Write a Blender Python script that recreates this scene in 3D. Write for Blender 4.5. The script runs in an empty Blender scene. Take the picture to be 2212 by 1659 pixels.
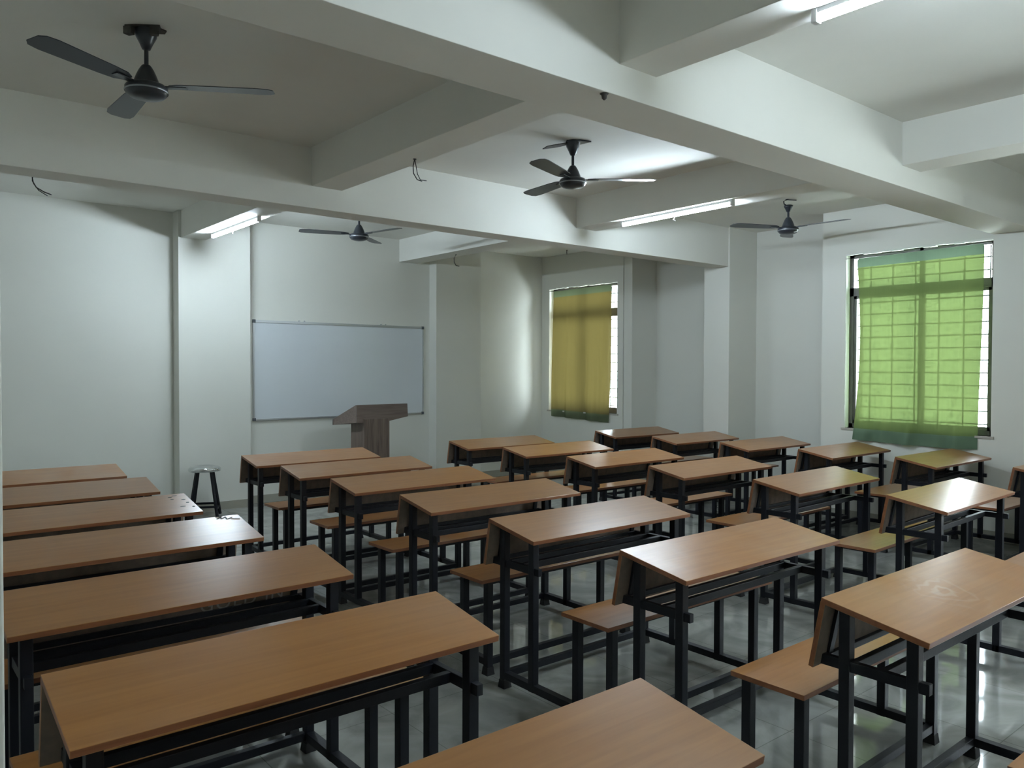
import bpy, bmesh, math, random
from mathutils import Vector, Matrix
random.seed(7)
S = 0.92                     # all lengths below are in survey units; S turns them into metres
sc = bpy.context.scene
C = sc.collection

# ------------------------------------------------------------------ camera, world, exposure
cam_data = bpy.data.cameras.new('camera'); cam = bpy.data.objects.new('camera', cam_data); C.objects.link(cam)
cam_data.sensor_fit = 'HORIZONTAL'; cam_data.sensor_width = 36.0
cam_data.lens = 1715.6 / 2212 * 36.0
cam_data.clip_start = 0.02; cam_data.clip_end = 200
cam.matrix_world = (Matrix.Translation((0, 0, 1.650 * S)) @ Matrix.Rotation(math.radians(-39.543), 4, 'Z')
                    @ Matrix.Rotation(math.radians(90 - 1.145), 4, 'X') @ Matrix.Rotation(math.radians(0.161), 4, 'Z'))
sc.camera = cam

world = bpy.data.worlds.new('overcast_sky'); sc.world = world; world.use_nodes = True
wn = world.node_tree.nodes; wl = world.node_tree.links
bg = wn['Background']
tc = wn.new('ShaderNodeTexCoord'); sx = wn.new('ShaderNodeSeparateXYZ'); rp = wn.new('ShaderNodeValToRGB')
wl.new(tc.outputs['Generated'], sx.inputs[0]); wl.new(sx.outputs['Z'], rp.inputs[0]); wl.new(rp.outputs[0], bg.inputs[0])
rp.color_ramp.elements[0].position = 0.0; rp.color_ramp.elements[0].color = (0.70, 0.78, 0.80, 1)
rp.color_ramp.elements[1].position = 0.55; rp.color_ramp.elements[1].color = (0.78, 0.89, 1.0, 1)
bg.inputs[1].default_value = 44.0
TUBE_POWER = 250.0

sc.view_settings.view_transform = 'Standard'; sc.view_settings.look = 'None'
sc.view_settings.exposure = 0.0; sc.view_settings.gamma = 1.0; sc.view_settings.use_curve_mapping = False

# ------------------------------------------------------------------ materials
def nmat(name):
    m = bpy.data.materials.new(name); m.use_nodes = True
    return m, m.node_tree.nodes, m.node_tree.links, m.node_tree.nodes['Principled BSDF']

def plain(name, col, rough=0.5, metal=0.0, spec=0.5, bump=0.0, bscale=60, var=0.0, vscale=6):
    m, n, l, p = nmat(name)
    p.inputs['Base Color'].default_value = (*col, 1); p.inputs['Roughness'].default_value = rough
    p.inputs['Metallic'].default_value = metal; p.inputs['Specular IOR Level'].default_value = spec
    t = n.new('ShaderNodeTexCoord')
    if var:
        z = n.new('ShaderNodeTexNoise'); z.inputs['Scale'].default_value = vscale; z.inputs['Detail'].default_value = 6
        l.new(t.outputs['Object'], z.inputs['Vector'])
        r = n.new('ShaderNodeValToRGB'); l.new(z.outputs[0], r.inputs[0])
        r.color_ramp.elements[0].position = .3; r.color_ramp.elements[1].position = .7
        r.color_ramp.elements[0].color = (*[c * (1 - var) for c in col], 1); r.color_ramp.elements[1].color = (*[min(1, c * (1 + var)) for c in col], 1)
        l.new(r.outputs[0], p.inputs['Base Color'])
    if bump:
        z = n.new('ShaderNodeTexNoise'); z.inputs['Scale'].default_value = bscale; z.inputs['Detail'].default_value = 4
        l.new(t.outputs['Object'], z.inputs['Vector'])
        b = n.new('ShaderNodeBump'); b.inputs['Strength'].default_value = bump; b.inputs['Distance'].default_value = 0.01
        l.new(z.outputs[0], b.inputs['Height']); l.new(b.outputs[0], p.inputs['Normal'])
    return m

def wood(name, c1, c2, rough=0.33, along='X', dust=(0.5, 0.47, 0.42), dust_amt=0.25, spec=0.5, hue_var=0.12, rings=None):
    m, n, l, p = nmat(name)
    t = n.new('ShaderNodeTexCoord'); oi = n.new('ShaderNodeObjectInfo')
    off = n.new('ShaderNodeVectorMath'); off.operation = 'SCALE'; off.inputs[0].default_value = (7.3, 3.1, 5.7)
    l.new(oi.outputs['Random'], off.inputs['Scale'])
    add = n.new('ShaderNodeVectorMath'); l.new(t.outputs['Object'], add.inputs[0]); l.new(off.outputs[0], add.inputs[1])
    mp = n.new('ShaderNodeMapping'); l.new(add.outputs[0], mp.inputs[0])
    mp.inputs['Scale'].default_value = (1.3, 22, 22) if along == 'X' else (22, 22, 1.3)
    g = n.new('ShaderNodeTexNoise'); g.inputs['Scale'].default_value = 2.2; g.inputs['Detail'].default_value = 8; g.inputs['Distortion'].default_value = .6
    l.new(mp.outputs[0], g.inputs['Vector'])
    r = n.new('ShaderNodeValToRGB'); l.new(g.outputs[0], r.inputs[0])
    r.color_ramp.elements[0].position = .32; r.color_ramp.elements[1].position = .72
    r.color_ramp.elements[0].color = (*c1, 1); r.color_ramp.elements[1].color = (*c2, 1)
    # chalk dust and wipe marks
    d = n.new('ShaderNodeTexNoise'); d.inputs['Scale'].default_value = 2.6; d.inputs['Detail'].default_value = 3; d.inputs['Distortion'].default_value = .7
    l.new(add.outputs[0], d.inputs['Vector'])
    dr = n.new('ShaderNodeMapRange'); dr.inputs[1].default_value = .40; dr.inputs[2].default_value = .85; dr.inputs[3].default_value = 0; dr.inputs[4].default_value = dust_amt
    l.new(d.outputs[0], dr.inputs[0])
    mul = n.new('ShaderNodeMath'); mul.operation = 'MULTIPLY'; l.new(dr.outputs[0], mul.inputs[0]); l.new(oi.outputs['Random'], mul.inputs[1])
    mx = n.new('ShaderNodeMix'); mx.data_type = 'RGBA'
    l.new(mul.outputs[0], mx.inputs['Factor']); l.new(r.outputs[0], mx.inputs['A']); mx.inputs['B'].default_value = (*dust, 1)
    hv = n.new('ShaderNodeHueSaturation'); l.new(mx.outputs['Result'], hv.inputs['Color'])
    vr = n.new('ShaderNodeMapRange'); vr.inputs[3].default_value = 1 - hue_var; vr.inputs[4].default_value = 1 + hue_var; l.new(oi.outputs['Random'], vr.inputs[0])
    l.new(vr.outputs[0], hv.inputs['Value'])
    l.new(hv.outputs[0], p.inputs['Base Color'])
    p.inputs['Roughness'].default_value = rough; p.inputs['Specular IOR Level'].default_value = spec
    if rings:    # faint pale circular wipe marks about one point of the top
        sb = n.new('ShaderNodeVectorMath'); sb.operation = 'DISTANCE'; l.new(t.outputs['Object'], sb.inputs[0]); sb.inputs[1].default_value = rings
        wv = n.new('ShaderNodeMath'); wv.operation = 'SINE'; ml = n.new('ShaderNodeMath'); ml.operation = 'MULTIPLY'; ml.inputs[1].default_value = 120
        ad = n.new('ShaderNodeMath'); ad.operation = 'ADD'; nz_ = n.new('ShaderNodeTexNoise'); nz_.inputs['Scale'].default_value = 9; l.new(t.outputs['Object'], nz_.inputs['Vector'])
        m6 = n.new('ShaderNodeMath'); m6.operation = 'MULTIPLY'; m6.inputs[1].default_value = 20; l.new(nz_.outputs[0], m6.inputs[0])
        l.new(sb.outputs['Value'], ml.inputs[0]); l.new(ml.outputs[0], ad.inputs[0]); l.new(m6.outputs[0], ad.inputs[1]); l.new(ad.outputs[0], wv.inputs[0])
        fall = n.new('ShaderNodeMapRange'); fall.inputs[1].default_value = .02; fall.inputs[2].default_value = .16; fall.inputs[3].default_value = .2; fall.inputs[4].default_value = .0; l.new(sb.outputs['Value'], fall.inputs[0])
        w2 = n.new('ShaderNodeMapRange'); w2.inputs[1].default_value = .2; w2.inputs[2].default_value = 1; l.new(wv.outputs[0], w2.inputs[0])
        fm = n.new('ShaderNodeMath'); fm.operation = 'MULTIPLY'; l.new(w2.outputs[0], fm.inputs[0]); l.new(fall.outputs[0], fm.inputs[1])
        m2 = n.new('ShaderNodeMix'); m2.data_type = 'RGBA'; l.new(fm.outputs[0], m2.inputs['Factor']); l.new(hv.outputs[0], m2.inputs['A']); m2.inputs['B'].default_value = (.62, .60, .58, 1)
        l.new(m2.outputs['Result'], p.inputs['Base Color'])
    return m

M = {}
M['wall'] = plain('wall_paint', (0.74, 0.74, 0.68), rough=0.55, spec=0.35, bump=.06, bscale=14, var=.025, vscale=1.2)
M['ceil'] = plain('ceiling_paint', (0.78, 0.775, 0.72), rough=0.8, spec=0.2, bump=.06, bscale=9, var=.03, vscale=1.5)
M['top'] = wood('desk_laminate', (0.30, 0.128, 0.036), (0.37, 0.170, 0.052), rough=.28, spec=.7, dust_amt=.22)
M['top_wiped'] = wood('desk_laminate_wiped', (0.30, 0.128, 0.036), (0.37, 0.170, 0.052), rough=.28, spec=.7, dust_amt=.35, rings=(-.06 * S, .17 * S, .842 * S))
M['patch'] = plain('pale_worn_patch', (0.50, 0.34, 0.17), rough=.5)
M['edge'] = wood('edge_banding', (0.21, 0.075, 0.03), (0.27, 0.105, 0.045), rough=.4, dust_amt=.1)
M['raw'] = plain('raw_board', (0.20, 0.15, 0.115), rough=.7, var=.2, vscale=25)
M['steel'] = plain('black_enamel_steel', (0.007, 0.008, 0.012), rough=.45, spec=.32, bump=.04, bscale=90)
M['rubber'] = plain('black_rubber', (0.012, 0.012, 0.013), rough=.7)
M['fan'] = plain('dark_fan_paint', (0.022, 0.026, 0.034), rough=.3, spec=.5)
M['fan_ring'] = plain('grey_fan_trim', (0.30, 0.32, 0.34), rough=.3, metal=.6)
M['chrome'] = plain('polished_steel', (0.72, 0.74, 0.74), rough=.12, metal=1.0)
M['alu'] = plain('aluminium', (0.55, 0.57, 0.58), rough=.35, metal=.85)
M['cap'] = plain('grey_plastic', (0.10, 0.11, 0.12), rough=.45)
M['board'] = plain('whiteboard_enamel', (0.68, 0.72, 0.75), rough=.10, spec=.5, var=.02, vscale=2)
M['frame'] = plain('brown_window_frame', (0.085, 0.078, 0.075), rough=.45, var=.15)
M['putty'] = plain('white_plaster_edge', (0.78, 0.78, 0.74), rough=.8, bump=.3, bscale=30)
M['sill'] = plain('stone_sill', (0.45, 0.43, 0.38), rough=.4)
M['grille'] = plain('window_grille_steel', (0.05, 0.05, 0.055), rough=.5)
M['wire'] = plain('wire_insulation', (0.03, 0.03, 0.03), rough=.6)
M['lamp_body'] = plain('lamp_housing', (0.80, 0.80, 0.80), rough=.4)
M['rust'] = plain('torn_plate', (0.05, 0.045, 0.04), rough=.8, var=.4, vscale=30)
M['ink'] = plain('dark_ink', (0.03, 0.035, 0.02), rough=.6)
M['stamp'] = plain('stamp_ink', (0.36, 0.33, 0.28), rough=.7)
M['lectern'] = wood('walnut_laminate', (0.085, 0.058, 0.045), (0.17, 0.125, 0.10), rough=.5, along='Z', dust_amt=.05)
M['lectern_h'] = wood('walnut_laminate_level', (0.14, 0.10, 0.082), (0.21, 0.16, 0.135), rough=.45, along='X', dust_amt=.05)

def emis():
    m = bpy.data.materials.new('led_tube_light'); m.use_nodes = True; n = m.node_tree.nodes; n.clear()
    e = n.new('ShaderNodeEmission'); e.inputs[0].default_value = (0.74, 0.88, 1.0, 1); e.inputs[1].default_value = TUBE_POWER
    o = n.new('ShaderNodeOutputMaterial'); m.node_tree.links.new(e.outputs[0], o.inputs[0]); return m
M['tube'] = emis()

def cloth(name, col, refl, dens, see):
    m = bpy.data.materials.new(name); m.use_nodes = True; n = m.node_tree.nodes; l = m.node_tree.links; n.clear()
    o = n.new('ShaderNodeOutputMaterial'); mix = n.new('ShaderNodeMixShader'); d = n.new('ShaderNodeBsdfDiffuse'); t = n.new('ShaderNodeBsdfTranslucent')
    tcn = n.new('ShaderNodeTexCoord'); mp = n.new('ShaderNodeMapping'); mp.inputs['Scale'].default_value = (60, 60, 1.2)
    l.new(tcn.outputs['Object'], mp.inputs[0]); z = n.new('ShaderNodeTexNoise'); z.inputs['Scale'].default_value = 2; z.inputs['Detail'].default_value = 6
    l.new(mp.outputs[0], z.inputs['Vector'])
    r = n.new('ShaderNodeValToRGB'); l.new(z.outputs[0], r.inputs[0]); r.color_ramp.elements[0].position = .3; r.color_ramp.elements[1].position = .72
    r.color_ramp.elements[0].color = (*[c * .82 for c in col], 1); r.color_ramp.elements[1].color = (*[min(1, c * 1.15) for c in col], 1)
    l.new(r.outputs[0], t.inputs['Color']); d.inputs['Color'].default_value = (*refl, 1)
    mix.inputs[0].default_value = dens; l.new(d.outputs[0], mix.inputs[1]); l.new(t.outputs[0], mix.inputs[2])
    if see:    # thin weave lets a little light straight through
        w = n.new('ShaderNodeMixShader'); w.inputs[0].default_value = .0078; tr = n.new('ShaderNodeBsdfTransparent'); tr.inputs[0].default_value = (*see, 1)
        l.new(mix.outputs[0], w.inputs[1]); l.new(tr.outputs[0], w.inputs[2]); l.new(w.outputs[0], o.inputs[0])
    else: l.new(mix.outputs[0], o.inputs[0])
    return m
M['lime'] = cloth('lime_curtain_cloth', (0.030, 0.038, 0.012), (0.22, 0.32, 0.12), .55, (.70, 1, .36))
M['lime_hem'] = cloth('lime_curtain_doubled', (0.046, 0.068, 0.045), (0.18, 0.27, 0.18), .35, None)
M['olive'] = cloth('olive_curtain_cloth', (0.044, 0.034, 0.010), (0.28, 0.23, 0.10), .5, (1, .86, .42))
M['olive_hem'] = cloth('olive_curtain_doubled', (0.04, 0.05, 0.027), (0.17, 0.20, 0.12), .35, None)

def glass():
    m = bpy.data.materials.new('window_glass'); m.use_nodes = True; n = m.node_tree.nodes; l = m.node_tree.links; n.clear()
    o = n.new('ShaderNodeOutputMaterial'); mix = n.new('ShaderNodeMixShader'); t = n.new('ShaderNodeBsdfTransparent'); g = n.new('ShaderNodeBsdfGlossy')
    g.inputs['Roughness'].default_value = .02; t.inputs[0].default_value = (.93, .95, .95, 1)
    f = n.new('ShaderNodeFresnel'); f.inputs[0].default_value = 1.45
    l.new(f.outputs[0], mix.inputs[0]); l.new(t.outputs[0], mix.inputs[1]); l.new(g.outputs[0], mix.inputs[2]); l.new(mix.outputs[0], o.inputs[0]); return m
M['glass'] = glass()

def floor_mat():
    m, n, l, p = nmat('polished_floor_tile')
    t = n.new('ShaderNodeTexCoord'); mp = n.new('ShaderNodeMapping'); l.new(t.outputs['Object'], mp.inputs[0])
    b = n.new('ShaderNodeTexBrick'); b.offset = 0; b.inputs['Scale'].default_value = 1.0
    b.inputs['Brick Width'].default_value = 0.6; b.inputs['Row Height'].default_value = 0.6; b.inputs['Mortar Size'].default_value = 0.0022; b.inputs['Mortar Smooth'].default_value = 0.2
    b.inputs['Color1'].default_value = (1, 1, 1, 1); b.inputs['Color2'].default_value = (.88, .88, .88, 1); b.inputs['Mortar'].default_value = (.6, .6, .58, 1)
    l.new(mp.outputs[0], b.inputs['Vector'])
    z = n.new('ShaderNodeTexNoise'); z.inputs['Scale'].default_value = 2.4; z.inputs['Detail'].default_value = 9; z.inputs['Distortion'].default_value = 2.2
    l.new(t.outputs['Object'], z.inputs['Vector'])
    r = n.new('ShaderNodeValToRGB'); l.new(z.outputs[0], r.inputs[0]); r.color_ramp.elements[0].position = .3; r.color_ramp.elements[1].position = .7
    r.color_ramp.elements[0].color = (.24, .245, .225, 1); r.color_ramp.elements[1].color = (.40, .405, .375, 1)
    mx = n.new('ShaderNodeMix'); mx.data_type = 'RGBA'; mx.blend_type = 'MULTIPLY'; mx.inputs['Factor'].default_value = 1
    l.new(r.outputs[0], mx.inputs['A']); l.new(b.outputs[0], mx.inputs['B']); l.new(mx.outputs['Result'], p.inputs['Base Color'])
    p.inputs['Specular IOR Level'].default_value = .5
    z2 = n.new('ShaderNodeTexNoise'); z2.inputs['Scale'].default_value = 5; l.new(t.outputs['Object'], z2.inputs['Vector'])
    rr = n.new('ShaderNodeMapRange'); rr.inputs[3].default_value = .02; rr.inputs[4].default_value = .11; l.new(z2.outputs[0], rr.inputs[0]); l.new(rr.outputs[0], p.inputs['Roughness'])
    return m
M['floor'] = floor_mat()
M['skirting'] = plain('skirting_tile', (0.36, 0.35, 0.29), rough=.35, var=.08)

# ------------------------------------------------------------------ geometry helpers
class MB:
    """collects shapes into one mesh; every length is in survey units"""
    def __init__(self): self.v = []; self.f = []; self.m = []; self.s = []
    def poly(self, verts, faces, mi=0, smooth=False):
        b = len(self.v); self.v += [tuple(c * S for c in p) for p in verts]
        for k, f in enumerate(faces):
            self.f.append([b + i for i in f]); self.m.append(mi[k] if isinstance(mi, (list, tuple)) else mi); self.s.append(smooth)
        return self
    def hexa(self, p, mi=0):     # p: 4 bottom then 4 top points, both counter-clockwise
        return self.poly(p, [(3, 2, 1, 0), (4, 5, 6, 7), (0, 1, 5, 4), (1, 2, 6, 5), (2, 3, 7, 6), (3, 0, 4, 7)], mi)
    def box(self, x0, x1, y0, y1, z0, z1, mi=0):
        return self.hexa([(x0, y0, z0), (x1, y0, z0), (x1, y1, z0), (x0, y1, z0), (x0, y0, z1), (x1, y0, z1), (x1, y1, z1), (x0, y1, z1)], mi)
    def bar(self, a, b, w, h, up=(0, 0, 1), mi=0):
        a, b = Vector(a), Vector(b); d = (b - a).normalized(); u = Vector(up); r = d.cross(u).normalized(); u = r.cross(d)
        q = [(-1, -1), (1, -1), (1, 1), (-1, 1)]
        pa = [tuple(a + r * w / 2 * i + u * h / 2 * j) for i, j in q]; pb = [tuple(b + r * w / 2 * i + u * h / 2 * j) for i, j in q]
        return self.poly(pa + pb, [(3, 2, 1, 0), (4, 5, 6, 7), (0, 1, 5, 4), (1, 2, 6, 5), (2, 3, 7, 6), (3, 0, 4, 7)], mi)
    def lathe(self, prof, n=28, c=(0, 0, 0), mi=0, cap=True):
        vs = []; fs = []; k = len(prof)
        for i in range(n):
            a = 2 * math.pi * i / n
            for r, z in prof: vs.append((c[0] + r * math.cos(a), c[1] + r * math.sin(a), c[2] + z))
        for i in range(n):
            j = (i + 1) % n
            for q in range(k - 1): fs.append((i * k + q, j * k + q, j * k + q + 1, i * k + q + 1))
        self.poly(vs, fs, mi, True)
        if cap:
            self.poly([vs[i * k] for i in range(n)], [tuple(range(n))[::-1]], mi)
            self.poly([vs[i * k + k - 1] for i in range(n)], [tuple(range(n))], mi)
        return self
    def tube(self, pts, r, n=8, mi=0):
        pts = [Vector(p) for p in pts]; vs = []; fs = []
        for i, p in enumerate(pts):
            d = (pts[min(i + 1, len(pts) - 1)] - pts[max(i - 1, 0)]).normalized()
            u = Vector((0, 0, 1)) if abs(d.z) < .9 else Vector((1, 0, 0)); a = d.cross(u).normalized(); b = a.cross(d)
            for k in range(n):
                t = 2 * math.pi * k / n; vs.append(tuple(p + a * r * math.cos(t) + b * r * math.sin(t)))
        for i in range(len(pts) - 1):
            for k in range(n): fs.append((i * n + k, i * n + (k + 1) % n, (i + 1) * n + (k + 1) % n, (i + 1) * n + k))
        fs.append(tuple(range(n))[::-1]); fs.append(tuple((len(pts) - 1) * n + k for k in range(n)))
        return self.poly(vs, fs, mi, True)
    def prism(self, poly, y0, y1, mi=0, axis='y'):   # poly of (x, z) pushed along y, or (y, z) pushed along x
        n = len(poly)
        if axis == 'y': a = [(x, y0, z) for x, z in poly]; b = [(x, y1, z) for x, z in poly]
        else: a = [(y0, x, z) for x, z in poly]; b = [(y1, x, z) for x, z in poly]
        return self.poly(a + b, [tuple(range(n)), tuple(range(2 * n - 1, n - 1, -1))] + [(i, i + n, (i + 1) % n + n, (i + 1) % n) for i in range(n)], mi)
    def build(self, name, mats, parent=None, bevel=0.0, weld=True):
        if not isinstance(mats, (list, tuple)): mats = [mats]
        me = bpy.data.meshes.new(name); me.from_pydata(self.v, [], self.f)
        for m in mats: me.materials.append(m)
        for p, mi, s in zip(me.polygons, self.m, self.s): p.material_index = mi; p.use_smooth = s
        bm = bmesh.new(); bm.from_mesh(me); bmesh.ops.recalc_face_normals(bm, faces=bm.faces)
        if bevel: bmesh.ops.bevel(bm, geom=list(bm.edges), offset=bevel * S, segments=2, profile=.6, affect='EDGES')
        bm.to_mesh(me); bm.free()
        o = bpy.data.objects.new(name, me); C.objects.link(o)
        if parent: o.parent = parent
        return o

def tag(o, label=None, cat=None, group=None, kind=None):
    if label: o['label'] = label
    if cat: o['category'] = cat
    if group: o['group'] = group
    if kind: o['kind'] = kind
    return o
def empty(name, loc, rz=0.0):
    o = bpy.data.objects.new(name, None); C.objects.link(o); o.location = [c * S for c in loc]; o.rotation_euler = (0, 0, rz)
    o.empty_display_size = .1; return o
def struct(o, label=None):
    o['kind'] = 'structure'
    if label: o['label'] = label
    return o
def copy_tree(o, parent=None):
    c = o.copy(); C.objects.link(c)
    if parent: c.parent = parent
    for ch in list(o.children): copy_tree(ch, c)
    return c

# ------------------------------------------------------------------ room shell
XL, XW, XR, XP = -0.75, 8.43, 8.962, 8.376
Y0, Yb, Yp, Yl, Y3 = -1.1, 9.392, 9.221, 9.417, 9.47
ZT = 3.403
struct(MB().box(XL - .2, XR + .5, Y0 - .2, Y3 + .2, -.12, 0).build('floor', M['floor']), 'polished grey marble-look tiled floor')
ceiling = struct(MB().box(XL - .2, XR + .5, Y0 - .2, Y3 + .2, ZT, ZT + .15).build('ceiling', M['ceil']), 'off-white painted concrete ceiling')

def beam(x0, x1, y0, y1, z0, label):
    o = MB().box(x0, x1, y0, y1, z0, ZT + .02).build('beam', M['ceil'], ceiling, bevel=.004); o['label'] = label
beam(XL - .05, XR + .1, 2.614, 2.965, 2.948, 'deep beam crossing the room nearest the camera')
beam(XL - .05, XR + .1, 5.928, 6.185, 2.923, 'deep beam crossing the room nearer the whiteboard')
beam(2.815, 3.086, Y0 - .05, Y3 + .02, 3.098, 'shallower beam running towards the left pillar')
beam(5.748, 6.043, Y0 - .05, Y3 + .02, 3.098, 'shallower beam running towards the right pillar')

wf = struct(MB().box(XL - .2, XR + .5, Y3, Y3 + .2, 0, ZT).box(XL, 2.80, Yl, Y3 + .01, 0, ZT).box(3.58, 6.26, Yb, Y3 + .01, 0, ZT).build('wall_front', M['wall']), 'off-white wall behind the whiteboard')
MB().box(2.782, 3.60, Yp, Y3 + .05, 0, ZT).build('pillar', M['wall'], wf, bevel=.003)['label'] = 'wide flat pillar left of the whiteboard'
MB().box(6.241, 7.025, Yp, Y3 + .05, 0, ZT).build('pillar', M['wall'], wf, bevel=.003)['label'] = 'wide flat pillar right of the whiteboard'

def wall_with_opening(mb, x0, x1, y0, y1, holes):
    """solid wall between x0 and x1 along y, with rectangular holes (ya, yb, za, zb)"""
    cur = y0
    for ya, yb, za, zb in sorted(holes):
        mb.box(x0, x1, cur, ya, 0, ZT); mb.box(x0, x1, ya, yb, 0, za); mb.box(x0, x1, ya, yb, zb, ZT); cur = yb
    mb.box(x0, x1, cur, y1, 0, ZT)
W1 = (7.842, 9.300, 0.995, 2.905)
W2 = (2.958, 4.435, 1.003, 2.916)
W3 = (-0.25, 1.25, 1.003, 2.916)
wr = MB(); wall_with_opening(wr, XW, XW + .24, Y0 - .2, 4.704, [W3, W2]); wall_with_opening(wr, XW, XW + .24, 7.73, Y3 + .1, [W1])
wr.box(XR, XR + .2, 4.6, 7.7, 0, ZT); wr.box(XW + .01, XR + .01, 4.5, 4.704, 0, ZT); wr.box(XW + .01, XR + .01, 7.569, 7.72, 0, ZT)
wr = struct(wr.build('wall_right', M['wall']), 'off-white window wall')
MB().box(XP, XR + .02, 5.908, 6.288, 0, ZT).build('pillar', M['wall'], wr, bevel=.003)['label'] = 'pillar between the two windows'
struct(MB().box(XL - .2, XL, Y0 - .2, Y3 + .1, 0, ZT).build('wall_left', M['wall']), 'off-white left wall')
struct(MB().box(XL - .2, XR + .5, Y0 - .2, Y0, 0, ZT).build('wall_back', M['wall']), 'off-white rear wall')
struct(MB().box(XL - .01, 0.215, 1.80, 2.05, 0, ZT).build('trim_1', M['wall'], bevel=.004), 'plastered wall end at the extreme left of the view')
H = .095
bb = MB().box(XL, 2.782, Yl - .012, Yl, 0, H).box(2.770, 2.782, Yp - .012, Yl, 0, H).box(2.770, 3.612, Yp - .012, Yp, 0, H).box(3.60, 3.612, Yp, Yb, 0, H).box(3.60, 6.241, Yb - .012, Yb, 0, H)
bb.box(6.229, 6.241, Yp - .012, Yb, 0, H).box(6.229, 7.037, Yp - .012, Yp, 0, H).box(7.025, 7.037, Yp, Y3, 0, H).box(7.03, XW, Y3 - .012, Y3, 0, H)
struct(bb.build('baseboard_front', M['skirting']), 'beige tile skirting along the whiteboard wall')
bb = MB().box(XW - .012, XW, Y0, 4.704, 0, H).box(XR - .012, XR, 4.71, 5.90, 0, H).box(XR - .012, XR, 6.29, 7.56, 0, H).box(XW - .012, XW, 7.569, Y3 - .012, 0, H).box(XP - .012, XP, 5.90, 6.29, 0, H)
struct(bb.build('baseboard_right', M['skirting']), 'beige tile skirting along the window wall')

# ------------------------------------------------------------------ windows
def window(idx, w, label, seed):
    ya, yb, za, zb = w; rnd = random.Random(seed); XF = XW + .10
    root = empty('window_%d' % idx, (XF, (ya + yb) / 2, za)); struct(root, label)
    ox, oy, oz = XF, (ya + yb) / 2, za
    def L(mb):
        mb.v = [(x - ox * S, y - oy * S, z - oz * S) for x, y, z in mb.v]; return mb
    f = MB(); t = .045; zt0 = zb - .46; zt1 = zb - .37
    f.box(XF, XF + .06, ya, yb, zb - t, zb); f.box(XF, XF + .06, ya, yb, za, za + t); f.box(XF, XF + .06, ya, ya + t, za, zb); f.box(XF, XF + .06, yb - t, yb, za, zb)
    f.box(XF, XF + .06, ya, yb, zt0, zt1); m = (ya + yb) / 2 - .03
    f.box(XF, XF + .055, m - .018, m + .018, za, zb)
    for a, b in ((ya + t, m - .018), (m + .018, yb - t)):   # sliding sashes below the transom
        wa, wb_ = (.03, .012) if a < m - .1 else (.012, .03)
        f.box(XF + .012, XF + .045, a, a + wa, za + t, zt0); f.box(XF + .012, XF + .045, b - wb_, b, za + t, zt0)
        f.box(XF + .012, XF + .045, a, b, za + t, za + t + .035); f.box(XF + .012, XF + .045, a, b, zt0 - .03, zt0)
    L(f).build('window_frame', M['frame'], root)
    for (a, b) in ((ya + .06, m), (m, yb - .06)):
        for (c, d) in ((za + .06, zt0), (zt1, zb - .05)):
            L(MB().box(XF + .027, XF + .031, a, b, c, d)).build('pane', M['glass'], root)
    g = MB(); z = za + .10
    while z < zb: g.tube([(XW + .215, ya - .02, z), (XW + .215, yb + .02, z)], .008, 6); z += .128
    y = ya + .1
    while y < yb: g.tube([(XW + .225, y, za - .02), (XW + .225, y, zb + .02)], .008, 6); y += .24
    L(g).build('window_grille', M['grille'], root)
    L(MB().box(XW - .012, XF, ya - .03, yb + .03, za - .022, za)).build('window_sill', M['sill'], root)
    # rough white plaster edge round the opening
    e = MB(); y = ya
    while y < yb:
        d = rnd.uniform(.05, .12); hh = rnd.uniform(.010, .022)
        e.box(XW + .002, XW + .035 + rnd.uniform(0, .02), y, min(y + d, yb), zb - hh, zb + .001); y += d
    z = za
    while z < zb:
        d = rnd.uniform(.05, .14); e.box(XW + .004, XW + .07 + rnd.uniform(0, .015), yb - rnd.uniform(.004, .009), yb + .001, z, min(z + d, zb)); z += d
    L(e).build('plaster_edge', M['putty'], root)
window(1, W1, 'window beside the far corner behind the yellow-green curtain', 3)
window(2, W2, 'larger-looking window behind the lime curtain', 5)
window(3, W3, 'window nearest the rear of the room', 9)

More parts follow.
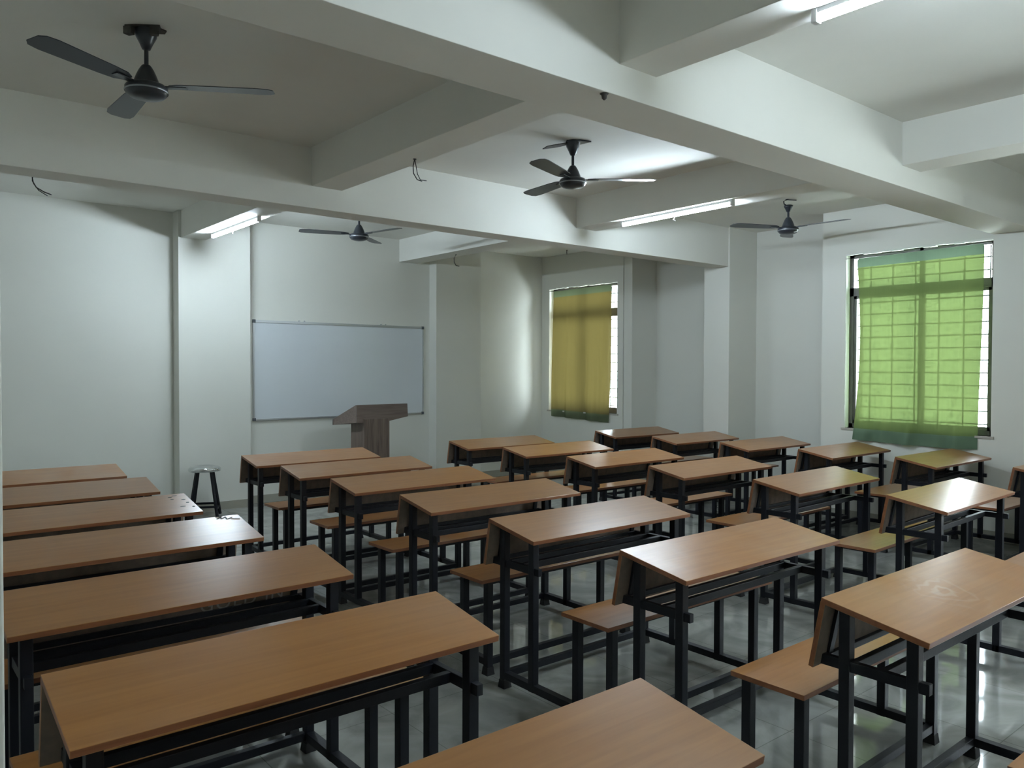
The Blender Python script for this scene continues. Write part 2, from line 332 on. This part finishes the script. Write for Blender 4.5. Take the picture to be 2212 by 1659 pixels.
def curtain(name, yl, yr, ylb, yrb, ztl, ztr, zbl, zbr, mat, hem, label, seed, htop, hbot):
    """cloth hung flat on a wire; y runs from the far side (yl) to the near side (yr)"""
    rnd = random.Random(seed); oy = (yl + yr) / 2; root = empty(name, (XW, oy, 0)); tag(root, label, 'curtain')
    ph = [rnd.uniform(0, 6.28) for _ in range(6)]
    def P(s, t):   # s 0..1 along width, t 0 top .. 1 bottom
        y = (yl + (yr - yl) * s) * (1 - t) + (ylb + (yrb - ylb) * s) * t
        y += .018 * math.sin(t * 3.0 + ph[5]) * (s - .5) * 2 * (0 if t in (0,) else 1)
        zt = ztl + (ztr - ztl) * s; zb = zbl + (zbr - zbl) * s
        if seed == 2: zb += -.012 * math.sin(s * math.pi)
        z = zt + (zb - zt) * t
        amp = .004 + .016 * t
        if seed == 2: y -= .045 * (1 - s) * math.sin(min(1, t / .85) * math.pi) - .03 * (1 - s) * max(0, t - .85) / .15
        x = XW - .022 - .018 * t - amp * (math.sin(s * 17 + ph[0] + t * .7) + .6 * math.sin(s * 31 + ph[1]) + .3 * math.sin(s * 53 + ph[2] + t)) * (.4 + .6 * min(1, t * 3))
        return (x - XW, y - oy, z)
    nz = 60; ny = 90
    def sheet(t0, t1, off, nm, mt):
        mb = MB(); n = max(2, int(nz * (t1 - t0)) + 1); vs = []; th = .0012
        for sgn in (0, 1):
            for i in range(n + 1):
                for k in range(ny + 1):
                    x, y, z = P(k / ny, t0 + (t1 - t0) * i / n); vs.append((x - off - (0 if sgn else th), y, z))
        N = (n + 1) * (ny + 1); fs = []
        for i in range(n):
            for k in range(ny):
                a = i * (ny + 1) + k; fs.append((a, a + 1, a + ny + 2, a + ny + 1))
        mb.poly(vs[:N], fs, 0, True)
        return mb.build(nm, mt, root)
    hh = ztl - zbl
    sheet(htop / hh, 1 - hbot / hh, 0, 'curtain_cloth', mat)
    sheet(0, htop / hh, 0, 'header', hem); sheet(1 - hbot / hh, 1, 0, 'hem', hem)
    w = MB(); w.tube([(.0, W[1] - oy, ztl + .012), (-.022, yl - oy, ztl + .004), (-.022, yr - oy, ztr + .004), (.0, W[0] - oy, ztr + .012)], .003, 6)
    w.build('curtain_wire', M['wire'], root)
W = W1; curtain('curtain', 9.165, 7.930, 9.180, 7.985, 2.845, 2.862, .905, .862, M['olive'], M['olive_hem'], 'yellow-olive curtain hanging over the farther window near the corner', 1, .095, .11)
W = W2; curtain('curtain', 4.275, 3.045, 4.300, 3.055, 2.850, 2.868, .885, .868, M['lime'], M['lime_hem'], 'bright lime green curtain hanging over the nearer, larger-looking window', 2, .10, .125)

# ------------------------------------------------------------------ whiteboard
wb = empty('whiteboard', (4.909, Yb, 1.005)); tag(wb, 'wide blank whiteboard with thin aluminium frame mounted on the front wall', 'whiteboard')
BW, BH = 1.220, 1.2196
MB().box(-BW + .01, BW - .01, -.016, -.004, .01, BH - .01).build('writing_surface', M['board'], wb)
fr = MB(); fr.box(-BW, BW, -.024, 0, 0, .022).box(-BW, BW, -.024, 0, BH - .03, BH).box(-BW, -BW + .018, -.024, 0, .02, BH - .02).box(BW - .018, BW, -.024, 0, .02, BH - .02)
fr.build('frame', M['alu'], wb, bevel=.002)
for sx_ in (-1, 1):
    for z in (0, BH):
        z0, z1 = (-.004, .032) if z == 0 else (BH - .036, BH + .004)
        x0, x1 = (-BW - .004, -BW + .032) if sx_ < 0 else (BW - .032, BW + .004)
        MB().box(x0, x1, -.029, 0, z0, z1).build('corner_cap', M['cap'], wb, bevel=.004)
for x in (-.62, -.55, .55, .62): MB().box(x - .008, x + .008, -.018, 0, BH - .002, BH + .014).build('mounting_clip', M['alu'], wb)

# ------------------------------------------------------------------ lectern
lx, ly = 4.86, 8.62
lc = empty('lectern', (lx, ly, 0)); tag(lc, 'dark walnut wood lectern with a slanted box top, in front of the whiteboard', 'lectern')
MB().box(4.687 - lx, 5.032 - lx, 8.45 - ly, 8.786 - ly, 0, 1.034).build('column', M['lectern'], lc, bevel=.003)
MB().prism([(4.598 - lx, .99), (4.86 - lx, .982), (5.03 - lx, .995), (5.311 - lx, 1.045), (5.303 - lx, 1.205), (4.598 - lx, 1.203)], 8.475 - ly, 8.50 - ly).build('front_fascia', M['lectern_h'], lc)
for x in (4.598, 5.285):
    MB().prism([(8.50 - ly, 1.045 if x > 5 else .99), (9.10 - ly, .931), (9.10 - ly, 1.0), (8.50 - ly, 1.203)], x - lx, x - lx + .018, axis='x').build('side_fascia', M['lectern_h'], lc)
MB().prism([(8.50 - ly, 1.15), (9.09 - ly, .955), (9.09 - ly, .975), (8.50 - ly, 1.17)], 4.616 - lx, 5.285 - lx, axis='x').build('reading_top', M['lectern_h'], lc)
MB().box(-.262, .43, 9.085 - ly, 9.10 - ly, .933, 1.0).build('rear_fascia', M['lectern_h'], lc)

# ------------------------------------------------------------------ stool
st = empty('stool', (2.955, 8.905, 0)); tag(st, 'round stool with polished steel seat and black legs beside the left pillar', 'stool')
R_ = .172
MB().lathe([(R_ - .03, .503), (R_ - .006, .506), (R_, .520), (R_ - .004, .538), (R_ - .020, .552), (R_ - .05, .558), (R_ - .085, .552), (.02, .546)], 40).build('seat', M['chrome'], st)
for k, a in enumerate((20, 110, 200, 290)):
    c_, s_ = math.cos(math.radians(a)), math.sin(math.radians(a)); p0 = Vector((.105 * c_, .105 * s_, .512)); p1 = Vector((.205 * c_, .205 * s_, .0))
    lg = MB().bar(p0, p1, .024, .024, up=(s_, -c_, 0)).build('leg', M['steel'], st)
rg = MB()
pts = [Vector((.186 * math.cos(math.radians(a)), .186 * math.sin(math.radians(a)), .095)) for a in (20, 110, 200, 290)]
for i in range(4): rg.bar(pts[i] + Vector((0, 0, .0 if i % 2 else .03)), pts[(i + 1) % 4] + Vector((0, 0, .0 if i % 2 else .03)), .02, .022)
rg.build('footrest', M['steel'], st)

# ------------------------------------------------------------------ ceiling fans
def blade_mb(a):
    mb = MB(); c_, s_ = math.cos(a), math.sin(a); zb = -.295; th = .004
    st_ = [(.115, .026), (.16, .05), (.24, .058), (.40, .064), (.56, .070), (.615, .062), (.640, .036)]
    vs = []
    for z in (0, th):
        for r, w in st_:
            for q in (-1, 1): vs.append((c_ * r - s_ * w * q, s_ * r + c_ * w * q, zb + z + q * w * .12))
    n = len(st_); fs = []
    for i in range(n - 1):
        a0 = 2 * i; fs.append((a0, a0 + 2, a0 + 3, a0 + 1)); b0 = 2 * n + 2 * i; fs.append((b0, b0 + 1, b0 + 3, b0 + 2))
        fs.append((a0, b0, b0 + 2, a0 + 2)); fs.append((a0 + 1, a0 + 3, b0 + 3, b0 + 1))
    fs.append((0, 1, 2 * n + 1, 2 * n)); e = 2 * (n - 1); fs.append((e, 2 * n + e, 2 * n + e + 1, e + 1))
    mb.poly(vs, fs, 0, False)
    mb.bar((c_ * .085, s_ * .085, zb - .004), (c_ * .20, s_ * .20, zb - .002), .036, .006)
    return mb
def fan(x, y, ang, label, style):
    rt = empty('ceiling_fan', (x, y, ZT)); tag(rt, label, 'ceiling fan')
    if style != 4: MB().lathe([(.010, -.112), (.020, -.108), (.032, -.080), (.050, -.045), (.056, -.012), (.054, 0)], 24).build('canopy', M['fan'], rt)
    else: MB().lathe([(.010, -.135), (.018, -.130), (.030, -.105), (.042, -.082), (.046, -.066), (.030, -.062)], 24).build('canopy', M['fan'], rt)
    MB().lathe([(.011, -.230), (.011, -.10)], 14).build('downrod', M['fan'], rt)
    MB().lathe([(.062, -.300), (.064, -.286), (.058, -.264), (.049, -.240), (.038, -.216), (.026, -.196), (.020, -.189), (.012, -.187)], 24).build('lower_canopy', M['fan'], rt)
    mo = MB().lathe([(.010, -.366), (.050, -.362), (.082, -.352), (.097, -.338), (.099, -.330), (.104, -.326), (.104, -.305), (.094, -.292), (.062, -.286)], 36).build('motor_housing', M['fan'], rt)
    MB().lathe([(.1045, -.329), (.1068, -.326), (.1068, -.323), (.1045, -.320)], 36, cap=False).build('trim_ring', M['fan_ring'], mo)
    for k in range(3): blade_mb(math.radians(ang + 120 * k)).build('blade', M['fan'], rt)
    rnd = random.Random(style)
    def torn(pts, z0, z1, tilt=0):
        pts0 = pts; pts = [(.77 * a + .64 * b, -.64 * a + .77 * b) for a, b in pts]; mb = MB(); n = len(pts); vs = [(px, py, z0 + tilt * q[0]) for (px, py), q in zip(pts, pts0)] + [(px, py, z1 + tilt * q[0]) for (px, py), q in zip(pts, pts0)]
        return mb.poly(vs, [tuple(range(n))[::-1], tuple(range(n, 2 * n))] + [(i, (i + 1) % n, (i + 1) % n + n, i + n) for i in range(n)])
    if style == 1:    # torn square plate pressed on the ceiling
        pts = [(-.105, -.02), (-.09, -.055), (-.03, -.06), (.04, -.055), (.098, -.05), (.085, -.01), (.103, .02), (.08, .05), (.02, .045), (-.04, .06), (-.08, .045), (-.075, .01)]
        torn([(a * .95, b) for a, b in pts], -.008, -.001).build('ceiling_plate', M['rust'], rt)
        torn([(-.095, -.05), (-.05, -.062), (-.045, -.03), (-.08, -.02)], -.045, -.006).build('torn_plate', M['rust'], rt)
        torn([(.045, -.062), (.09, -.05), (.075, -.025), (.04, -.03)], -.050, -.006).build('torn_plate', M['rust'], rt)
    if style == 2:    # loose plate hanging out sideways
        torn([(-.05, -.05), (.05, -.06), (.14, -.02), (.06, .05), (-.04, .05)], -.012, -.003).build('ceiling_plate', M['fan'], rt)
        torn([(-.235, -.02), (-.20, -.07), (-.12, -.055), (-.04, -.03), (-.03, .02), (-.09, .03), (-.15, .015)], -.012, -.006, tilt=.24).build('torn_plate', M['rust'], rt)
    if style == 4:    # hook and wire loop
        MB().tube([(-.01, .008, -.07), (-.034, .028, -.05), (-.038, .031, -.025), (-.02, .016, -.008), (0, 0, -.003)], .007, 8).build('hook', M['fan'], rt)
        MB().bar((0, 0, -.008), (.062, -.052, -.012), .02, .006).build('wire_end', M['fan'], rt)
    return rt
fan(1.177, 4.412, -31, 'dark ceiling fan at upper left with a torn square plate above it', 1)
fan(4.287, 4.462, -38, 'dark ceiling fan near the middle with a loose plate sticking out', 2)
fan(4.262, 7.80, -78, 'dark ceiling fan above the whiteboard, partly behind a beam', 3)
fan(7.444, 4.540, -87, 'dark ceiling fan nearest the windows, hung on an open hook', 4)

# ------------------------------------------------------------------ tube lights
def tube_light(p0, p1, zbeam, label):
    p0, p1 = Vector(p0), Vector(p1); mid = (p0 + p1) / 2; d = p1 - p0; Lh = d.length / 2; ang = math.atan2(d.y, d.x)
    rt = empty('tube_light', (mid.x, mid.y, zbeam), ang); tag(rt, label, 'tube light')
    MB().box(-Lh, Lh, -.016, .016, -.022, 0).build('housing', M['lamp_body'], rt, bevel=.003)
    MB().tube([(-Lh + .02, 0, -.038), (Lh - .02, 0, -.038)], .016, 16).build('tube', M['tube'], rt)
    for s_ in (-1, 1): MB().box(s_ * Lh - .012 if s_ < 0 else Lh - .014, s_ * Lh + .014 if s_ < 0 else Lh + .012, -.019, .019, -.056, 0).build('end_cap', M['lamp_body'], rt, bevel=.004)
    MB().tube([(.02, -.012, -.02), (.03, -.02, -.065), (.02, -.03, -.085), (.05, -.035, -.10)], .003, 6).build('wire_tail', M['lamp_body'], rt)
tube_light((2.985, 8.70, 0), (2.985, 7.42, 0), 3.098, 'glowing tube light under the beam near the left pillar')
tube_light((5.83, 5.36, 0), (5.79, 4.06, 0), 3.098, 'long glowing tube light between the middle fan and window-side fan')
tube_light((3.00, 1.715, 0), (3.00, 0.42, 0), 3.098, 'glowing tube light cut off by the top edge of the view')

# ------------------------------------------------------------------ bare wires and a bolt
def wire(pts, loc, label, r=.004, two=None):
    mb = MB().tube(pts, r, 6)
    if two: mb.tube(two, r * .8, 6)
    mb.lathe([(.012, -.004), (.012, 0)], 10)
    o = mb.build('hanging_wire', M['wire']); o.location = [c * S for c in loc]; tag(o, label, 'wire', 'bare wires hanging from the ceiling'); return o
wire([(0, 0, 0), (-.012, 0, -.05), (-.01, 0, -.10), (.02, 0, -.14), (.06, 0, -.145)], (3.0, 4.70, 3.098), 'looped bare wire hanging from the beam left of the middle fan', .0035,
     [(0, 0, 0), (.012, 0, -.05), (.022, 0, -.10), (.04, -.01, -.14), (.085, -.02, -.142)])
wire([(0, 0, 0), (0, 0, -.045), (.03, 0, -.10), (.09, -.01, -.135), (.15, -.02, -.155)], (1.267, 8.465, ZT), 'curved bare wire hanging from the ceiling at far left', .006,
     [(0, 0, -.02), (.01, 0, -.07), (.05, 0, -.125), (.12, 0, -.165)])
wire([(0, 0, 0), (-.03, 0, -.05), (-.028, 0, -.10), (.0, 0, -.14), (.05, 0, -.145)], (5.92, 8.30, 3.098), 'hooked bare wire hanging beyond the whiteboard fan', .005)
wire([(0, 0, 0), (-.005, 0, -.03), (.0, 0, -.065)], (8.15, 8.60, ZT), 'short straight wire stub hanging above the olive curtain window', .005)
bo = MB().lathe([(.004, -.03), (.012, -.022), (.014, -.008), (.022, 0)], 12).build('ceiling_bolt', M['rust']); bo.location = [c * S for c in (2.74, 2.64, 2.948)]
tag(bo, 'small dark bolt stub under the edge of the nearest deep beam', 'bolt')

# ------------------------------------------------------------------ desks with attached benches
LT = 1.197; HX = LT / 2; WD = .355; ZN = .812; ZF = .874; TH = .020; LG = .038
yF, yR, bF, bR, IX = .295, .070, -.245, -.462, .060
def ztop(y): return ZN + (ZF - ZN) * y / WD
def make_desk():
    rt = empty('school_desk', (0, 0, 0))
    nrm = Vector((0, -(ZF - ZN), WD)).normalized(); o_ = nrm * -TH
    def slab(x0, x1, pa, pb, off):
        a, b = Vector((0, *pa)), Vector((0, *pb)); q = []
        for p in (a + off, b + off): q += [(x0, p.y, p.z), (x1, p.y, p.z)]
        lo = [q[0], q[1], q[3], q[2]]; q = []
        for p in (a, b): q += [(x0, p.y, p.z), (x1, p.y, p.z)]
        return lo + [q[0], q[1], q[3], q[2]]
    t = MB(); t.poly(slab(-HX, HX, (0, ZN), (WD, ZF), o_), [(3, 2, 1, 0), (4, 5, 6, 7), (0, 1, 5, 4), (1, 2, 6, 5), (2, 3, 7, 6), (3, 0, 4, 7)], [2, 0, 1, 1, 1, 1])
    t.build('tabletop', [M['top'], M['edge'], M['raw']], rt, bevel=.0015)
    # modesty panel leaning outwards, front face laminated and back face raw
    pt, pb = Vector((0, WD + .003, ZF - .012)), Vector((0, .401, .629)); dn = (pb - pt).normalized(); pn = Vector((0, dn.z, -dn.y)) * -1
    if pn.y > 0: pn = -pn
    q = []
    for p in (pb + pn * .018, pb): q += [(-HX, p.y, p.z), (HX, p.y, p.z)]
    lo = [q[0], q[1], q[3], q[2]]; q = []
    for p in (pt + pn * .018, pt): q += [(-HX, p.y, p.z), (HX, p.y, p.z)]
    hi = [q[0], q[1], q[3], q[2]]
    MB().poly(lo + hi, [(3, 2, 1, 0), (4, 5, 6, 7), (0, 1, 5, 4), (1, 2, 6, 5), (2, 3, 7, 6), (3, 0, 4, 7)], [1, 1, 2, 1, 0, 1]).build('modesty_panel', [M['top'], M['edge'], M['raw']], rt, bevel=.0012)
    zb, zs = .531, .665
    seat = MB().box(-HX - .025, HX + .025, -.519, -.223, zb - .019, zb, 1).build('bench_seat', [M['top'], M['edge']], rt, bevel=.0015)
    bs = seat.data
    for p in bs.polygons: p.material_index = 0 if p.normal.z > .9 else 1
    xs = [-(HX - IX), HX - IX]
    for x in xs:
        for y, z0, z1 in ((yF, .0, ztop(yF) - TH), (yR, .048, ztop(yR) - TH), (bF, .048, zb - .019), (bR, .0, zb - .019)):
            lg = MB().box(x - LG / 2, x + LG / 2, y - LG / 2, y + LG / 2, z0 + (.002 if z0 == 0 else 0), z1 - .0005).build('leg', M['steel'], rt, bevel=.003)
            if z0 == 0:
                MB().hexa([(x - .026, y - .026, 0), (x + .026, y - .026, 0), (x + .026, y + .026, 0), (x - .026, y + .026, 0),
                           (x - .021, y - .021, .042), (x + .021, y - .021, .042), (x + .021, y + .021, .042), (x - .021, y + .021, .042)]).build('rubber_foot', M['rubber'], lg, bevel=.002)
        MB().box(x - .019, x + .019, bR, yF, .050, .086).build('foot_rail', M['steel'], rt, bevel=.002)
        # side bar of the book shelf, ends past the rear leg and at the panel
        MB().box(x - .012, x + .012, .020, .392, zs - .036, zs).build('shelf_bracket', M['steel'], rt, bevel=.002)
        sgn = 1 if x < 0 else -1
        MB().bar((x + sgn * .03, .335, ztop(.335) - TH - .005), (x + sgn * .03, .380, .625), .028, .012, up=(0, 1, .2)).build('panel_strut', M['steel'], rt)
        MB().box(x - .012, x + .012, bR - .01, bF + .01, zb - .042, zb - .019).build('seat_bearer', M['steel'], rt)
    for y in (.172, .272, .372):
        MB().box(xs[0], xs[1], y - .012, y + .012, zs - (.034 if y < .3 else .022), zs - .001).build('shelf_rail', M['steel'], rt, bevel=.002)
    for y in (yF, bR):
        MB().box(xs[0], xs[1], y - .015, y + .015, .052, .086).build('stretcher', M['steel'], rt, bevel=.002)
    for y in (bF, bR):
        MB().box(xs[0], xs[1], y - .012, y + .012, zb - .045, zb - .019).build('seat_rail', M['steel'], rt, bevel=.002)
    return rt
POS = {
 'A1': (1.605, 6.589, -.0061), 'A2': (1.577, 5.620, -.0084), 'A3': (1.555, 4.696, .0013), 'A4': (1.550, 3.791, -.0010), 'A5': (1.552, 2.878, .0036), 'A6': (1.552, 1.933, -.0010), 'A7': (1.517, .965, .0026),
 'B1': (3.812, 6.551, -.0041), 'B2': (3.779, 5.631, -.0047), 'B3': (3.756, 4.733, .0024), 'B4': (3.757, 3.812, -.0070), 'B5': (3.714, 2.868, -.0042), 'B6': (3.717, 1.965, .0035), 'B7': (3.723, 1.043, -.0005),
 'C1': (6.061, 6.585, -.0134), 'C2': (6.078, 5.698, -.0010), 'C3': (6.023, 4.741, .0086), 'C4': (6.065, 3.833, .0026), 'C5': (6.053, 2.894, .0290), 'C6': (6.110, 1.987, .0346),
 'D1': (8.288, 6.615, -.0027), 'D2': (8.228, 5.656, .0100), 'D3': (8.233, 4.722, .0036), 'D4': (8.245, 3.833, .0121), 'D5': (8.280, 2.898, -.0046), 'D6': (8.275, 1.970, 0)}
LEN = {'A': 1.207, 'B': 1.209, 'C': 1.189, 'D': 1.171}
ORD = ['', 'first', 'second', 'third', 'fourth', 'fifth', 'sixth', 'seventh']
COLN = {'A': 'leftmost column', 'B': 'second column from the left', 'C': 'third column from the left', 'D': 'column along the windows'}
SPECIAL = {
 'A3': 'desk with worn dark marks along its right edge, third from front in leftmost column',
 'A4': 'scuffed desk with dark ink scribble on its far right corner, in the leftmost column',
 'A6': 'large orange-brown desk at lower left, second nearest the camera in the leftmost column',
 'A7': 'nearest desk, only its bare orange-brown top showing at the bottom edge',
 'B7': 'desk with pale circular wipe marks on top, nearest in the second column',
 'C6': 'desk whose top shines white with window glare, nearest whole one in the third column',
 'C3': 'desk with one pale patch on top, third from front in the third column',
 'D1': 'farthest window-side desk, top gleaming below the olive curtain window',
 'D5': 'window-side desk directly below the right end of the lime green curtain',
 'D6': 'desk at the extreme right edge, only its left end in view'}
proto = make_desk(); first = True
DESK = {}
for k, (x, y, a) in POS.items():
    o = proto if first else copy_tree(proto); first = False
    L_ = LEN[k[0]]; o.location = ((x - L_ / 2 * math.cos(a)) * S, (y - L_ / 2 * math.sin(a)) * S, 0); o.rotation_euler = (0, 0, a)
    lab = SPECIAL.get(k) or '%s desk with bench from the front, %s' % (ORD[int(k[1])], COLN[k[0]])
    tag(o, lab, 'school desk', 'desks with attached benches'); DESK[k] = o

wt = [c for c in DESK['B7'].children if c.name.startswith('tabletop')][0]; wt.data = wt.data.copy(); wt.data.materials[0] = M['top_wiped']
def blot(cx, cy, rx, ry, seed, h=.0009):
    rnd = random.Random(seed); mb = MB(); n = 18; vs = []
    for i in range(n):
        a = 2 * math.pi * i / n; k = rnd.uniform(.75, 1.1); x_, y_ = cx + rx * k * math.cos(a), cy + ry * k * math.sin(a); vs.append((x_, y_, ztop(y_) + h))
    vs2 = [(x_, y_, z_ - h) for x_, y_, z_ in vs]
    return mb.poly(vs + vs2, [tuple(range(n)), tuple(range(2 * n - 1, n - 1, -1))] + [(i, i + n, (i + 1) % n + n, (i + 1) % n) for i in range(n)])
blot(-.15, .20, .030, .016, 4).build('pale_patch', M['patch'], DESK['C3'])['label'] = 'small pale patch'
for i, (a, b, c, d) in enumerate(((.50, .30, .012, .006), (.53, .32, .018, .005), (.56, .24, .012, .006), (.565, .18, .010, .008), (.50, .26, .010, .005), (.575, .10, .008, .007), (.52, .12, .016, .004))):
    blot(a, b, c, d, 20 + i).build('worn_mark', M['ink'], DESK['A3'])

# dark ink scribble on one desk, pale factory stamp inside another one's panel
d4 = DESK['A4']; ik = MB()
def on_top(x, y, h=.0012): return (x, y, ztop(y) + h)
for (xa, ya), (xb, yb) in (((.478, .318), (.505, .345)), ((.505, .345), (.498, .312)), ((.498, .312), (.528, .338)), ((.528, .338), (.522, .300)), ((.522, .300), (.556, .322)), ((.480, .345), (.515, .350)), ((.545, .300), (.585, .285))):
    ik.bar(on_top(xa, ya), on_top(xb, yb), .007, .0012)
ik.build('ink_scribble', M['ink'], d4)['label'] = 'dark scribble'
def text_mesh(body, size, name, mat, parent, mtx):
    cu = bpy.data.curves.new(name, 'FONT'); cu.body = body; cu.size = size * S; cu.extrude = .0004; cu.align_x = 'CENTER'; cu.space_character = 1.15
    ob = bpy.data.objects.new(name, cu); C.objects.link(ob); dg = bpy.context.evaluated_depsgraph_get()
    me = bpy.data.meshes.new_from_object(ob.evaluated_get(dg)); bpy.data.objects.remove(ob)
    o = bpy.data.objects.new(name, me); me.materials.clear(); me.materials.append(mat); C.objects.link(o); o.parent = parent; o.matrix_local = mtx; return o
dn = Vector((0, .403 - .358, .622 - .862)).normalized(); upv = -dn; rt_ = Vector((1, 0, 0)); nn = rt_.cross(upv)
pm = Matrix((rt_, upv, nn)).transposed().to_4x4()
base = Vector((.285, .3725, .661))
pm.translation = base * S
text_mesh('GOLD IN', .078, 'stamped_text', M['stamp'], DESK['A5'], pm)['label'] = 'pale stamped lettering'
